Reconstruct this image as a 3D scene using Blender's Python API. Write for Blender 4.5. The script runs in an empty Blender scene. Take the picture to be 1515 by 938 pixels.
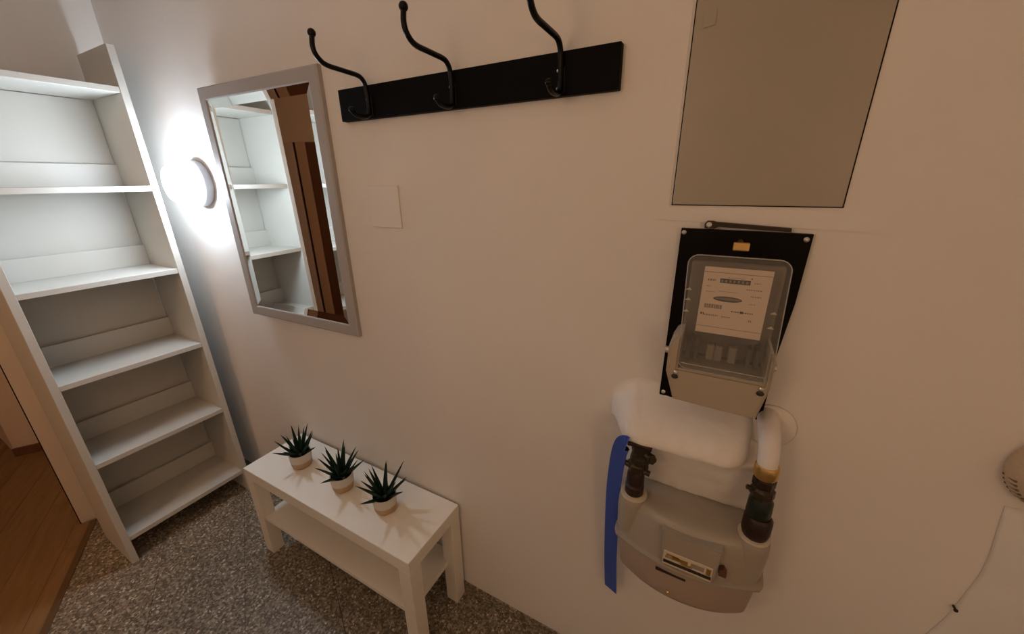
import bpy, bmesh, math, random
from mathutils import Vector, Matrix, noise
random.seed(7)
SC = bpy.context.scene
COL = SC.collection
PI = math.pi

# ------------------------------------------------------------------ camera
cam = bpy.data.cameras.new('camera')
camo = bpy.data.objects.new('camera', cam)
COL.objects.link(camo)
YAW, PITCH, ROLL, FPX = 0.5001, 0.3423, -0.0125, 567.26
fwd = Vector((-math.sin(YAW)*math.cos(PITCH), math.cos(YAW)*math.cos(PITCH), -math.sin(PITCH)))
rgt = Vector((math.cos(YAW), math.sin(YAW), 0))
upv = rgt.cross(fwd)
cr, sr = math.cos(ROLL), math.sin(ROLL)
# image right / up axes after roll
ir = cr*rgt + sr*upv
iu = -sr*rgt + cr*upv
m = Matrix((ir, iu, -fwd)).transposed().to_4x4()
m.translation = Vector((1.0099, -0.8616, 1.5536))
camo.matrix_world = m
cam.sensor_fit = 'HORIZONTAL'
cam.sensor_width = 36.0
cam.lens = FPX/1515.0*36.0
cam.clip_start = 0.02
SC.camera = camo

# ------------------------------------------------------------------ world, exposure
w = bpy.data.worlds.new('world')
SC.world = w
w.use_nodes = True
w.node_tree.nodes['Background'].inputs[0].default_value = (1.0, 0.78, 0.58, 1)
w.node_tree.nodes['Background'].inputs[1].default_value = 0.0
SC.view_settings.view_transform = 'Standard'
SC.view_settings.look = 'None'
SC.view_settings.gamma = 1.0
SC.view_settings.exposure = 0.0
SC.view_settings.use_curve_mapping = False

WALL_LAMP = 60.0         # emission of the wall lamp's opal glass
CEIL_LAMP = 6.3         # emission of the hall's lamp globe and its added fill globe
ROOM_FILL = 38.0          # emission of the fill globe added in the next room

# ------------------------------------------------------------------ materials
def mat(name, col, rough=0.5, metal=0.0, spec=0.5, var=0.0, vscale=3.0, bump=0.0, bscale=200.0, coat=0.0):
    M = bpy.data.materials.new(name)
    M.use_nodes = True
    nt = M.node_tree
    b = nt.nodes['Principled BSDF']
    b.inputs['Base Color'].default_value = (*col, 1)
    b.inputs['Roughness'].default_value = rough
    b.inputs['Metallic'].default_value = metal
    b.inputs['Specular IOR Level'].default_value = spec
    b.inputs['Coat Weight'].default_value = coat
    tc = nt.nodes.new('ShaderNodeTexCoord')
    if var > 0:
        n = nt.nodes.new('ShaderNodeTexNoise')
        n.inputs['Scale'].default_value = vscale
        n.inputs['Detail'].default_value = 5
        r = nt.nodes.new('ShaderNodeValToRGB')
        r.color_ramp.elements[0].position = 0.3
        r.color_ramp.elements[1].position = 0.7
        r.color_ramp.elements[0].color = (*[c*(1-var) for c in col], 1)
        r.color_ramp.elements[1].color = (*[min(1, c*(1+var*0.6)) for c in col], 1)
        nt.links.new(tc.outputs['Object'], n.inputs['Vector'])
        nt.links.new(n.outputs['Fac'], r.inputs['Fac'])
        nt.links.new(r.outputs['Color'], b.inputs['Base Color'])
    if bump > 0:
        n2 = nt.nodes.new('ShaderNodeTexNoise')
        n2.inputs['Scale'].default_value = bscale
        n2.inputs['Detail'].default_value = 3
        bp = nt.nodes.new('ShaderNodeBump')
        bp.inputs['Strength'].default_value = bump
        bp.inputs['Distance'].default_value = 0.01
        nt.links.new(tc.outputs['Object'], n2.inputs['Vector'])
        nt.links.new(n2.outputs['Fac'], bp.inputs['Height'])
        nt.links.new(bp.outputs['Normal'], b.inputs['Normal'])
    return M

def emit(name, col, strength):
    M = bpy.data.materials.new(name)
    M.use_nodes = True
    b = M.node_tree.nodes['Principled BSDF']
    b.inputs['Base Color'].default_value = (0.9, 0.9, 0.9, 1)
    b.inputs['Emission Color'].default_value = (*col, 1)
    b.inputs['Emission Strength'].default_value = strength
    return M

def clear_plastic(name, col, clear, rough=0.12):
    M = bpy.data.materials.new(name)
    M.use_nodes = True
    nt = M.node_tree
    b = nt.nodes['Principled BSDF']
    b.inputs['Base Color'].default_value = (*col, 1)
    b.inputs['Roughness'].default_value = rough
    t = nt.nodes.new('ShaderNodeBsdfTransparent')
    mx = nt.nodes.new('ShaderNodeMixShader')
    mx.inputs[0].default_value = clear
    out = nt.nodes['Material Output']
    nt.links.new(b.outputs[0], mx.inputs[1])
    nt.links.new(t.outputs[0], mx.inputs[2])
    nt.links.new(mx.outputs[0], out.inputs[0])
    return M

M = {}
M['wall'] = mat('wall_paint', (0.80, 0.77, 0.73), 0.75, spec=0.25, var=0.035, vscale=2.2, bump=0.10, bscale=35)
M['wall_room'] = mat('room_paint', (0.62, 0.52, 0.44), 0.8, spec=0.2, var=0.03, bump=0.05, bscale=40)
M['ceiling'] = mat('ceiling_paint', (0.80, 0.76, 0.71), 0.9, spec=0.1)
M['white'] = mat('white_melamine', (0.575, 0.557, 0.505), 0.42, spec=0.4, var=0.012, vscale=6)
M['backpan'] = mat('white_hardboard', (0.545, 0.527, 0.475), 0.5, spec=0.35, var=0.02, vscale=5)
M['bench'] = mat('cream_melamine', (0.88, 0.84, 0.75), 0.40, spec=0.4, var=0.012, vscale=6)
M['frame'] = mat('grey_painted_frame', (0.42, 0.40, 0.385), 0.5, spec=0.4, var=0.03, vscale=8)
M['mirror'] = mat('mirror_silver', (0.90, 0.92, 0.90), 0.015, metal=1.0)
M['black'] = mat('black_stained_wood', (0.003, 0.003, 0.003), 0.6, spec=0.08, bump=0.05, bscale=90)
M['blackmetal'] = mat('black_painted_steel', (0.003, 0.003, 0.003), 0.35, spec=0.2)
M['panel'] = mat('panel_paint', (0.40, 0.355, 0.285), 0.38, spec=0.5, var=0.05, vscale=3.5, bump=0.05, bscale=12)
M['bakelite'] = mat('black_bakelite', (0.004, 0.0025, 0.002), 0.5, spec=0.1)
M['gap'] = mat('dark_gap', (0.02, 0.014, 0.01), 0.9, spec=0.1)
M['cover'] = mat('beige_terminal_cover', (0.42, 0.36, 0.27), 0.45, spec=0.4)
M['meterbase'] = mat('grey_brown_meter_base', (0.15, 0.12, 0.085), 0.6)
M['dark'] = mat('dark_mechanism', (0.025, 0.020, 0.018), 0.5)
M['midgrey'] = mat('grey_mechanism', (0.20, 0.165, 0.13), 0.5)
M['label'] = mat('cream_label', (0.80, 0.66, 0.52), 0.6, spec=0.2)
M['ink'] = mat('grey_ink', (0.30, 0.24, 0.19), 0.7)
M['inkdark'] = mat('dark_ink', (0.045, 0.035, 0.03), 0.7)
M['clear'] = clear_plastic('clear_meter_plastic', (0.46, 0.44, 0.39), 0.76)
M['clearwin'] = clear_plastic('clear_window_plastic', (0.62, 0.60, 0.55), 0.45, 0.2)
M['brass'] = mat('brass', (0.75, 0.50, 0.18), 0.28, metal=1.0)
M['steel'] = mat('zinc_steel', (0.62, 0.60, 0.56), 0.35, metal=1.0)
M['tool'] = mat('dark_oiled_tool', (0.035, 0.024, 0.015), 0.4, metal=0.4)
M['gas'] = mat('grey_green_meter_enamel', (0.36, 0.32, 0.26), 0.36, spec=0.5, var=0.02, vscale=8)
M['gaslow'] = mat('grey_pink_meter_enamel', (0.40, 0.315, 0.255), 0.36, spec=0.5, var=0.02, vscale=8)
M['ring'] = mat('pale_gasket', (0.62, 0.55, 0.42), 0.6)
M['valve'] = mat('dark_olive_cast_iron', (0.040, 0.029, 0.014), 0.42, spec=0.5, metal=0.3, bump=0.3, bscale=120)
M['valvered'] = mat('dark_red_brown_fitting', (0.022, 0.009, 0.005), 0.45, spec=0.4, bump=0.2, bscale=90)
M['valvegreen'] = mat('dark_green_fitting', (0.010, 0.016, 0.010), 0.4, spec=0.4, bump=0.2, bscale=90)
M['pipe'] = mat('white_painted_pipe', (0.78, 0.74, 0.70), 0.55, var=0.06, vscale=30, bump=0.15, bscale=60)
M['blue'] = mat('blue_plastic_strip', (0.045, 0.10, 0.48), 0.32, spec=0.5)
M['plasterhump'] = mat('uneven_painted_plaster', (0.80, 0.765, 0.72), 0.7, spec=0.25, var=0.03, vscale=9, bump=0.35, bscale=28)
M['pot'] = None
M['soil'] = mat('black_soil', (0.008, 0.006, 0.004), 0.95, spec=0.1)
M['leaf'] = mat('dark_green_leaf', (0.009, 0.036, 0.020), 0.55, spec=0.25, var=0.35, vscale=60)
M['casing'] = mat('cream_door_casing', (0.54, 0.475, 0.40), 0.5, spec=0.35, var=0.02)
M['brownbase'] = mat('dark_brown_baseboard', (0.12, 0.05, 0.025), 0.5)
M['doorwood'] = mat('tan_door_paint', (0.50, 0.36, 0.27), 0.5)
M['doorgrey'] = mat('grey_pink_door_frame', (0.55, 0.46, 0.43), 0.5)
M['lampbase'] = mat('grey_lamp_base', (0.42, 0.42, 0.44), 0.5)
M['glass'] = emit('lit_opal_glass', (0.82, 0.945, 1.09), WALL_LAMP)
M['globe'] = emit('lit_warm_globe', (1.0, 0.615, 0.355), CEIL_LAMP)
M['room_fill'] = emit('warm_room_fill_glow', (1.0, 0.60, 0.33), ROOM_FILL)
M['cap'] = mat('cream_plastic', (0.60, 0.50, 0.38), 0.5)
M['rib'] = mat('dark_cap_ribs', (0.16, 0.11, 0.07), 0.7)  # darker tone for the ribs at the lower left
M['cloth'] = mat('pale_grey_cloth', (0.80, 0.79, 0.77), 0.85, spec=0.15, var=0.05, vscale=10)
M['grout'] = mat('dark_tile_grout', (0.035, 0.028, 0.022), 0.9, spec=0.1)
M['threshold'] = mat('worn_brass_threshold', (0.16, 0.10, 0.05), 0.5, metal=0.3)

def terrazzo():
    t = bpy.data.materials.new('terrazzo')
    t.use_nodes = True
    nt = t.node_tree
    b = nt.nodes['Principled BSDF']
    tc = nt.nodes.new('ShaderNodeTexCoord')
    def vor(scale):
        v = nt.nodes.new('ShaderNodeTexVoronoi')
        v.inputs['Scale'].default_value = scale
        v.inputs['Randomness'].default_value = 1.0
        nt.links.new(tc.outputs['Object'], v.inputs['Vector'])
        return v
    v1 = vor(150)
    sep = nt.nodes.new('ShaderNodeSeparateColor')
    nt.links.new(v1.outputs['Color'], sep.inputs['Color'])
    r1 = nt.nodes.new('ShaderNodeValToRGB')
    cr_ = r1.color_ramp
    cr_.interpolation = 'CONSTANT'
    cols = [(0.0, (0.125, 0.102, 0.072)), (0.26, (0.190, 0.156, 0.115)), (0.50, (0.260, 0.218, 0.164)),
            (0.72, (0.335, 0.287, 0.218)), (0.90, (0.45, 0.39, 0.31)), (0.965, (0.65, 0.59, 0.49))]
    cr_.elements[0].position = 0.0
    cr_.elements[0].color = (*cols[0][1], 1)
    cr_.elements[1].position = cols[1][0]
    cr_.elements[1].color = (*cols[1][1], 1)
    for p, c in cols[2:]:
        e = cr_.elements.new(p)
        e.color = (*c, 1)
    nt.links.new(sep.outputs[0], r1.inputs['Fac'])
    v2 = vor(55)
    sep2 = nt.nodes.new('ShaderNodeSeparateColor')
    nt.links.new(v2.outputs['Color'], sep2.inputs['Color'])
    gt = nt.nodes.new('ShaderNodeMath')
    gt.operation = 'GREATER_THAN'
    gt.inputs[1].default_value = 0.80
    nt.links.new(sep2.outputs[1], gt.inputs[0])
    lt = nt.nodes.new('ShaderNodeMath')
    lt.operation = 'LESS_THAN'
    lt.inputs[1].default_value = 0.30
    nt.links.new(v2.outputs['Distance'], lt.inputs[0])
    mu = nt.nodes.new('ShaderNodeMath')
    mu.operation = 'MULTIPLY'
    nt.links.new(gt.outputs[0], mu.inputs[0])
    nt.links.new(lt.outputs[0], mu.inputs[1])
    mx = nt.nodes.new('ShaderNodeMix')
    mx.data_type = 'RGBA'
    nt.links.new(mu.outputs[0], mx.inputs[0])
    nt.links.new(r1.outputs['Color'], mx.inputs[6])
    mx.inputs[7].default_value = (0.42, 0.365, 0.305, 1)
    nt.links.new(mx.outputs[2], b.inputs['Base Color'])
    b.inputs['Roughness'].default_value = 0.48
    b.inputs['Specular IOR Level'].default_value = 0.35
    return t
M['terrazzo'] = terrazzo()

def woodmat(name, a, c, sx, rough=0.38):
    t = bpy.data.materials.new(name)
    t.use_nodes = True
    nt = t.node_tree
    b = nt.nodes['Principled BSDF']
    tc = nt.nodes.new('ShaderNodeTexCoord')
    mp = nt.nodes.new('ShaderNodeMapping')
    mp.inputs['Scale'].default_value = sx
    oi = nt.nodes.new('ShaderNodeObjectInfo')
    n = nt.nodes.new('ShaderNodeTexNoise')
    n.noise_dimensions = '4D'
    n.inputs['Scale'].default_value = 6
    n.inputs['Detail'].default_value = 6
    r = nt.nodes.new('ShaderNodeValToRGB')
    r.color_ramp.elements[0].position = 0.25
    r.color_ramp.elements[1].position = 0.75
    r.color_ramp.elements[0].color = (*a, 1)
    r.color_ramp.elements[1].color = (*c, 1)
    ml = nt.nodes.new('ShaderNodeMath')
    ml.operation = 'MULTIPLY'
    ml.inputs[1].default_value = 9.0
    nt.links.new(oi.outputs['Random'], ml.inputs[0])
    nt.links.new(ml.outputs[0], n.inputs['W'])
    nt.links.new(tc.outputs['Object'], mp.inputs['Vector'])
    nt.links.new(mp.outputs['Vector'], n.inputs['Vector'])
    nt.links.new(n.outputs['Fac'], r.inputs['Fac'])
    nt.links.new(r.outputs['Color'], b.inputs['Base Color'])
    b.inputs['Roughness'].default_value = rough
    return t
M['parquet'] = woodmat('brown_parquet', (0.20, 0.110, 0.042), (0.31, 0.185, 0.085), (1.0, 9.0, 1.0))

def potmat():
    t = mat('two_tone_pot_glaze', (0.66, 0.62, 0.56), 0.55, spec=0.3)
    nt = t.node_tree
    b = nt.nodes['Principled BSDF']
    tc = nt.nodes.new('ShaderNodeTexCoord')
    sx = nt.nodes.new('ShaderNodeSeparateXYZ')
    nz = nt.nodes.new('ShaderNodeTexNoise')
    nz.inputs['Scale'].default_value = 40
    ad = nt.nodes.new('ShaderNodeMath')
    ad.operation = 'MULTIPLY_ADD'
    ad.inputs[1].default_value = 0.006
    r = nt.nodes.new('ShaderNodeValToRGB')
    r.color_ramp.elements[0].position = 0.0310
    r.color_ramp.elements[0].color = (0.50, 0.345, 0.20, 1)
    r.color_ramp.elements[1].position = 0.0345
    r.color_ramp.elements[1].color = (0.66, 0.62, 0.56, 1)
    nt.links.new(tc.outputs['Object'], sx.inputs[0])
    nt.links.new(tc.outputs['Object'], nz.inputs['Vector'])
    nt.links.new(nz.outputs['Fac'], ad.inputs[0])
    nt.links.new(sx.outputs['Z'], ad.inputs[2])
    nt.links.new(ad.outputs[0], r.inputs['Fac'])
    nt.links.new(r.outputs['Color'], b.inputs['Base Color'])
    return t
M['pot'] = potmat()

# ------------------------------------------------------------------ mesh helpers
def box(bm, x0, x1, y0, y1, z0, z1, bevel=0.0, seg=2):
    vs = [bm.verts.new(p) for p in ((x0,y0,z0),(x1,y0,z0),(x1,y1,z0),(x0,y1,z0),(x0,y0,z1),(x1,y0,z1),(x1,y1,z1),(x0,y1,z1))]
    fs = [(0,3,2,1),(4,5,6,7),(0,1,5,4),(1,2,6,5),(2,3,7,6),(3,0,4,7)]
    fc = [bm.faces.new([vs[i] for i in f]) for f in fs]
    if bevel > 0:
        es = set()
        for f in fc:
            es.update(f.edges)
        bmesh.ops.bevel(bm, geom=list(es), offset=bevel, segments=seg, affect='EDGES', profile=0.5)

def prism(bm, poly, z0, z1, axis='z', bevel=0.0):
    """extrude polygon; axis z: poly (x,y) ; axis y: poly (x,z) extruded y=z0..z1 (z0<z1)"""
    def P(p, h):
        return (p[0], p[1], h) if axis == 'z' else (p[0], h, p[1])
    a = [bm.verts.new(P(p, z0)) for p in poly]
    b = [bm.verts.new(P(p, z1)) for p in poly]
    n = len(poly)
    fs = [bm.faces.new(a), bm.faces.new(b)]
    for i in range(n):
        fs.append(bm.faces.new((a[i], a[(i+1) % n], b[(i+1) % n], b[i])))
    bmesh.ops.recalc_face_normals(bm, faces=fs)
    if bevel > 0:
        es = list({e for f in fs[:2] for e in f.edges})
        bmesh.ops.bevel(bm, geom=es, offset=bevel, segments=2, affect='EDGES')

def lathe(bm, prof, c, axis='z', n=32):
    """prof: (radius, height) ; axis direction of height: 'z' or '-y' """
    rings = []
    for r, h in prof:
        ring = []
        for i in range(n):
            a = 2*PI*i/n
            u, v = r*math.cos(a), r*math.sin(a)
            if axis == 'z':
                ring.append(bm.verts.new((c[0]+u, c[1]+v, c[2]+h)))
            elif axis == 'x':
                ring.append(bm.verts.new((c[0]+h, c[1]+u, c[2]+v)))
            else:
                ring.append(bm.verts.new((c[0]+u, c[1]-h, c[2]+v)))
        rings.append(ring)
    fs = []
    for k in range(len(rings)-1):
        for i in range(n):
            j = (i+1) % n
            fs.append(bm.faces.new((rings[k][i], rings[k][j], rings[k+1][j], rings[k+1][i])))
    fs.append(bm.faces.new(rings[0]))
    fs.append(bm.faces.new(rings[-1]))
    bmesh.ops.recalc_face_normals(bm, faces=fs)

def smooth_path(pts, sub=6):
    P = [Vector(p) for p in pts]
    out = []
    for i in range(len(P)-1):
        p0 = P[max(i-1, 0)]; p1 = P[i]; p2 = P[i+1]; p3 = P[min(i+2, len(P)-1)]
        for k in range(sub):
            t = k/sub
            out.append(0.5*((2*p1)+(-p0+p2)*t+(2*p0-5*p1+4*p2-p3)*t*t+(-p0+3*p1-3*p2+p3)*t**3))
    out.append(P[-1])
    return out

def tube(bm, pts, r, n=12, smooth=6):
    P = smooth_path(pts, smooth) if smooth else [Vector(p) for p in pts]
    rad = r if callable(r) else (lambda t: r)
    rings = []
    prev = None
    for i, p in enumerate(P):
        d = (P[min(i+1, len(P)-1)]-P[max(i-1, 0)]).normalized()
        if prev is None:
            a = Vector((1,0,0)) if abs(d.x) < 0.8 else Vector((0,0,1))
            s = d.cross(a).normalized()
        else:
            s = (prev-d*prev.dot(d)).normalized()
        prev = s
        t_ = d.cross(s)
        rr = rad(i/(len(P)-1))
        rings.append([bm.verts.new(p+rr*(math.cos(2*PI*k/n)*s+math.sin(2*PI*k/n)*t_)) for k in range(n)])
    fs = []
    for k in range(len(rings)-1):
        for i in range(n):
            j = (i+1) % n
            fs.append(bm.faces.new((rings[k][i], rings[k][j], rings[k+1][j], rings[k+1][i])))
    fs.append(bm.faces.new(rings[0]))
    fs.append(bm.faces.new(rings[-1]))
    bmesh.ops.recalc_face_normals(bm, faces=fs)

def ball(bm, c, r, sc=(1,1,1), u=16, v=10):
    ret = bmesh.ops.create_uvsphere(bm, u_segments=u, v_segments=v, radius=r)
    for vt in ret['verts']:
        vt.co = Vector((vt.co.x*sc[0]+c[0], vt.co.y*sc[1]+c[1], vt.co.z*sc[2]+c[2]))

def obj(name, bm, material, parent=None, loc=None, smooth=None):
    me = bpy.data.meshes.new(name)
    bm.to_mesh(me)
    bm.free()
    me.materials.append(M[material])
    o = bpy.data.objects.new(name, me)
    COL.objects.link(o)
    if parent is not None:
        o.parent = parent
    if loc is not None:
        o.location = loc
    if smooth is not None:
        me.shade_smooth()
        if smooth < 179:
            me.set_sharp_from_angle(angle=math.radians(smooth))
    return o

def NB():
    return bmesh.new()

def thing(name, label, cat, loc=(0,0,0), group=None):
    o = bpy.data.objects.new(name, None)
    o.empty_display_size = 0.1
    COL.objects.link(o)
    o.location = loc
    o['label'] = label
    o['category'] = cat
    if group:
        o['group'] = group
    return o

def struct(name, bm, material, parent=None, smooth=None):
    o = obj(name, bm, material, parent, smooth=smooth)
    if parent is None:
        o['kind'] = 'structure'
    return o

def clip(poly, a, b, c):
    """keep the side a*x+b*y<=c of a convex polygon"""
    out = []
    for i in range(len(poly)):
        p, q = poly[i], poly[(i+1) % len(poly)]
        dp, dq = a*p[0]+b*p[1]-c, a*q[0]+b*q[1]-c
        if dp <= 0:
            out.append(p)
        if dp*dq < 0:
            t = dp/(dp-dq)
            out.append((p[0]+t*(q[0]-p[0]), p[1]+t*(q[1]-p[1])))
    return out

def area(poly):
    return abs(sum(poly[i][0]*poly[(i+1) % len(poly)][1]-poly[(i+1) % len(poly)][0]*poly[i][1] for i in range(len(poly)))/2)

# ------------------------------------------------------------------ setting
# the long wall is y=0; the rest of the flat is turned by about 28 degrees: u runs along the doorway, n points into the hall
UX, UY = 0.883, -0.469
NX, NY = 0.469, 0.883
def un(u, n):
    return (u*UX+n*NX, u*UY+n*NY)
N0 = -1.218           # threshold line
XW = -1.40            # left wall of the hall
XE = 2.6
H = 2.55
U_J = -1.060          # left jamb of the doorway
U_K = 0.02            # right end of the doorway
FAR = -3.25           # far wall of the next room
U_A, U_B = -3.6, 1.2

# hall floor: substrate + terrazzo tiles
hall = [(XW, 0.0), (XE, 0.0)]
hall_poly = [(-4, 3), (4, 3), (4, -4), (-4, -4)]
def clip_hall(p):
    p = clip(p, 0, 1, 0.0)
    if p: p = clip(p, -1, 0, -(-1.58))
    if p: p = clip(p, 1, 0, XE)
    if p: p = clip(p, -NX, -NY, -N0)
    return p
bm = NB()
prism(bm, clip_hall(hall_poly), -0.06, -0.003)
floor = struct('floor', bm, 'grout')
P30 = 0.3075
for i in range(-7, 14):
    for j in range(-3, 11):
        u0 = 0.07+i*P30
        n0 = N0+(j-1)*P30+0.003
        g = 0.0009
        q = [un(u0+g, n0+g), un(u0+P30-g, n0+g), un(u0+P30-g, n0+P30-g), un(u0+g, n0+P30-g)]
        q = clip_hall(q)
        if len(q) < 3 or area(q) < 0.001:
            continue
        bm = NB()
        prism(bm, q, -0.003, 0.0)
        obj('floor_tile', bm, 'terrazzo', floor)

# next room's floor: parquet boards
def clip_room(p):
    p = clip(p, NX, NY, N0-0.001)
    if p: p = clip(p, -NX, -NY, -FAR)
    if p: p = clip(p, UX, UY, U_B)
    if p: p = clip(p, -UX, -UY, -U_A)
    return p
bm = NB()
prism(bm, clip_room([(-9, 9), (9, 9), (9, -9), (-9, -9)]), -0.06, -0.004)
floor2 = struct('floor_parquet', bm, 'grout')
BW, BL = 0.14, 1.25
for j in range(0, 16):
    off = random.uniform(-1.2, 0)
    for i in range(0, 6):
        u0 = U_A+off+i*BL
        n0 = FAR+j*BW
        q = clip_room([un(u0+0.0007, n0+0.0007), un(u0+BL-0.0007, n0+0.0007), un(u0+BL-0.0007, n0+BW-0.0007), un(u0+0.0007, n0+BW-0.0007)])
        if len(q) < 3 or area(q) < 0.001:
            continue
        # mesh is laid out in the board's own axes so that the grain runs along it
        ang = math.atan2(UY, UX)
        c, s = math.cos(-ang), math.sin(-ang)
        q2 = [(x*c-y*s, x*s+y*c) for x, y in q]
        bm = NB()
        prism(bm, q2, -0.004, 0.0)
        o = obj('floor_board', bm, 'parquet', floor2)
        o.rotation_euler = (0, 0, ang)
# strip between the two floors
bm = NB()
a0, a1 = un(U_J, N0-0.014), un(U_K, N0-0.014)
b0, b1 = un(U_J, N0+0.010), un(U_K, N0+0.010)
prism(bm, [a0, a1, b1, b0], 0.0002, 0.003)
struct('trim_1', bm, 'threshold')

# walls
bm = NB(); box(bm, XW-0.2, XE+0.1, 0, 0.12, -0.06, H); wall_n = struct('wall_north', bm, 'wall')
bm = NB(); box(bm, XW-0.12, XW, -0.52, 0, -0.06, H); struct('wall_west', bm, 'wall')
bm = NB(); box(bm, XE, XE+0.1, -3.2, 0, -0.06, H); struct('wall_east', bm, 'wall')
def rot_box(bm, u0, u1, n0, n1, z0, z1):
    prism(bm, [un(u0, n0), un(u1, n0), un(u1, n1), un(u0, n1)], z0, z1)
# wall with the doorway (two pieces and a head above it)
u_end = (XE*UX + ((N0 - XE*NX)/NY)*UY)
bm = NB()
rot_box(bm, U_K, u_end+0.1, N0-0.12, N0, -0.06, H)
rot_box(bm, U_A, U_J-0.02, N0-0.02, N0+0.10, -0.06, 2.06)
rot_box(bm, U_A, U_J-0.02, N0-0.02, N0+0.10, 2.06, H)
rot_box(bm, U_J-0.02, U_K, N0-0.12, N0, 2.06, H)
struct('wall_south', bm, 'wall')
bm = NB(); rot_box(bm, U_A-0.1, U_B+0.1, FAR-0.1, FAR, -0.06, H); struct('wall_far', bm, 'wall_room')
bm = NB(); rot_box(bm, U_A-0.1, U_A, FAR, N0, -0.06, H); struct('wall_room_left', bm, 'wall_room')
bm = NB(); rot_box(bm, U_B, U_B+0.1, FAR, N0-0.12, -0.06, H); struct('wall_room_right', bm, 'wall_room')
# ceiling
bm = NB(); prism(bm, [(-5.2, 1.2), (XE+0.1, 1.2), (XE+0.1, -4.6), (-5.2, -4.6)], H, H+0.08); struct('ceiling', bm, 'ceiling')

# left door post of the doorway, with moulded face
bm = NB(); rot_box(bm, U_J-0.12, U_J-0.004, N0-0.045, N0+0.20, 0.0, 2.06)
post = struct('door_1', bm, 'casing')
for n0, n1, d in ((0.098, 0.196, 0.008), (0.085, 0.098, 0.014), (0.030, 0.080, 0.010), (-0.042, 0.026, 0.006)):
    bm = NB(); rot_box(bm, U_J-0.006, U_J+d, N0+n0, N0+n1, 0.015, 2.06); obj('moulding', bm, 'casing', post)
bm = NB(); rot_box(bm, U_J-0.020, U_J-0.004, N0-0.050, N0-0.045, 0.0, 2.06)
obj('rebate_shade', bm, 'gap', post)  # dark strip puts the gap shading along the post edge in as colour

# free wall end in the next room with a brown baseboard
bm = NB(); prism(bm, [(-3.6, -0.62), (-2.59, -0.617), (-2.548, -0.545), (-2.35, -0.20), (-3.2, -0.15)], -0.06, H)
pier = struct('wall_pier', bm, 'wall_room')
bm = NB(); prism(bm, [(-2.588, -0.620), (-2.544, -0.545), (-2.35, -0.200), (-2.34, -0.206), (-2.533, -0.551), (-2.578, -0.626)], 0.0, 0.055)
obj('baseboard', bm, 'brownbase', pier)
# baseboard of terrazzo along the long wall
bm = NB(); box(bm, XW, XE, -0.006, 0, 0.0, 0.05, 0.0015, 1)
struct('baseboard_north', bm, 'terrazzo')

# door in the far wall of the next room (seen in the mirror)
def far_pt(u, n): return un(u, n)
bm = NB(); rot_box(bm, -1.72, -0.66, FAR, FAR+0.012, 0.0, 1.955)
fd = struct('door_2', bm, 'gap')
bm = NB(); rot_box(bm, -1.72, -1.63, FAR+0.012, FAR+0.05, 0.0, 1.955); obj('door_casing', bm, 'doorgrey', fd)
bm = NB(); rot_box(bm, -0.75, -0.66, FAR+0.012, FAR+0.05, 0.0, 1.955); obj('door_casing', bm, 'doorgrey', fd)
bm = NB(); rot_box(bm, -1.60, -1.505, FAR+0.012, FAR+0.04, 0.0, 1.955); obj('door_leaf', bm, 'doorwood', fd)
bm = NB(); rot_box(bm, -1.495, -0.78, FAR+0.012, FAR+0.03, 0.0, 1.955); obj('door_leaf', bm, 'brownbase', fd)

# ------------------------------------------------------------------ bookcase
XF, YR, YL, HB, TP = -1.0318, -0.0853, -0.5914, 2.045, 0.024
XB = XF-0.285
def lean(bm):
    for v in bm.verts:
        v.co.x -= 0.0245*v.co.z
    return bm
bc = thing('bookcase', 'tall white open bookcase with six shelves in the corner left of the mirror', 'bookcase', (0, 0, 0))
for y0, y1 in ((YL, YL+TP), (YR-TP, YR)):
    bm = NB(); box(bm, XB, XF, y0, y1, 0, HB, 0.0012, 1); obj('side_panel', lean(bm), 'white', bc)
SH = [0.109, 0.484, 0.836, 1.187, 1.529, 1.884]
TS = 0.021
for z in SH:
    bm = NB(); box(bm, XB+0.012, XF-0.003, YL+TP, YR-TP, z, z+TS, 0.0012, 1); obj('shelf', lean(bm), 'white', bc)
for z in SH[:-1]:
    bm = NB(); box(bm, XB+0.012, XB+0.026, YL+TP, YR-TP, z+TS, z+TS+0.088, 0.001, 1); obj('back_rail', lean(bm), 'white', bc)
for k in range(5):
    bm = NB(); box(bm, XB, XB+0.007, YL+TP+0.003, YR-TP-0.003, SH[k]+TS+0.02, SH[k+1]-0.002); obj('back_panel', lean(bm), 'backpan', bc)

# ------------------------------------------------------------------ bench
bn = thing('bench', 'low cream bench with lower shelf against the wall under the mirror', 'bench', (0, 0, 0))
bx0, bx1, by0, by1 = -0.586, 0.314, -0.270, -0.010
bm = NB(); box(bm, bx0, bx1, by0, by1, 0.40, 0.45, 0.0015, 1); obj('bench_top', bm, 'bench', bn)
for x0 in (bx0, bx1-0.05):
    for y0 in (by0, by1-0.05):
        bm = NB(); box(bm, x0, x0+0.05, y0, y0+0.05, 0, 0.40, 0.0012, 1); obj('leg', bm, 'bench', bn)
bm = NB(); box(bm, bx0+0.03, bx1-0.03, by0+0.008, by1-0.008, 0.187, 0.205, 0.001, 1)
obj('shelf', bm, 'bench', bn)

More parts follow.
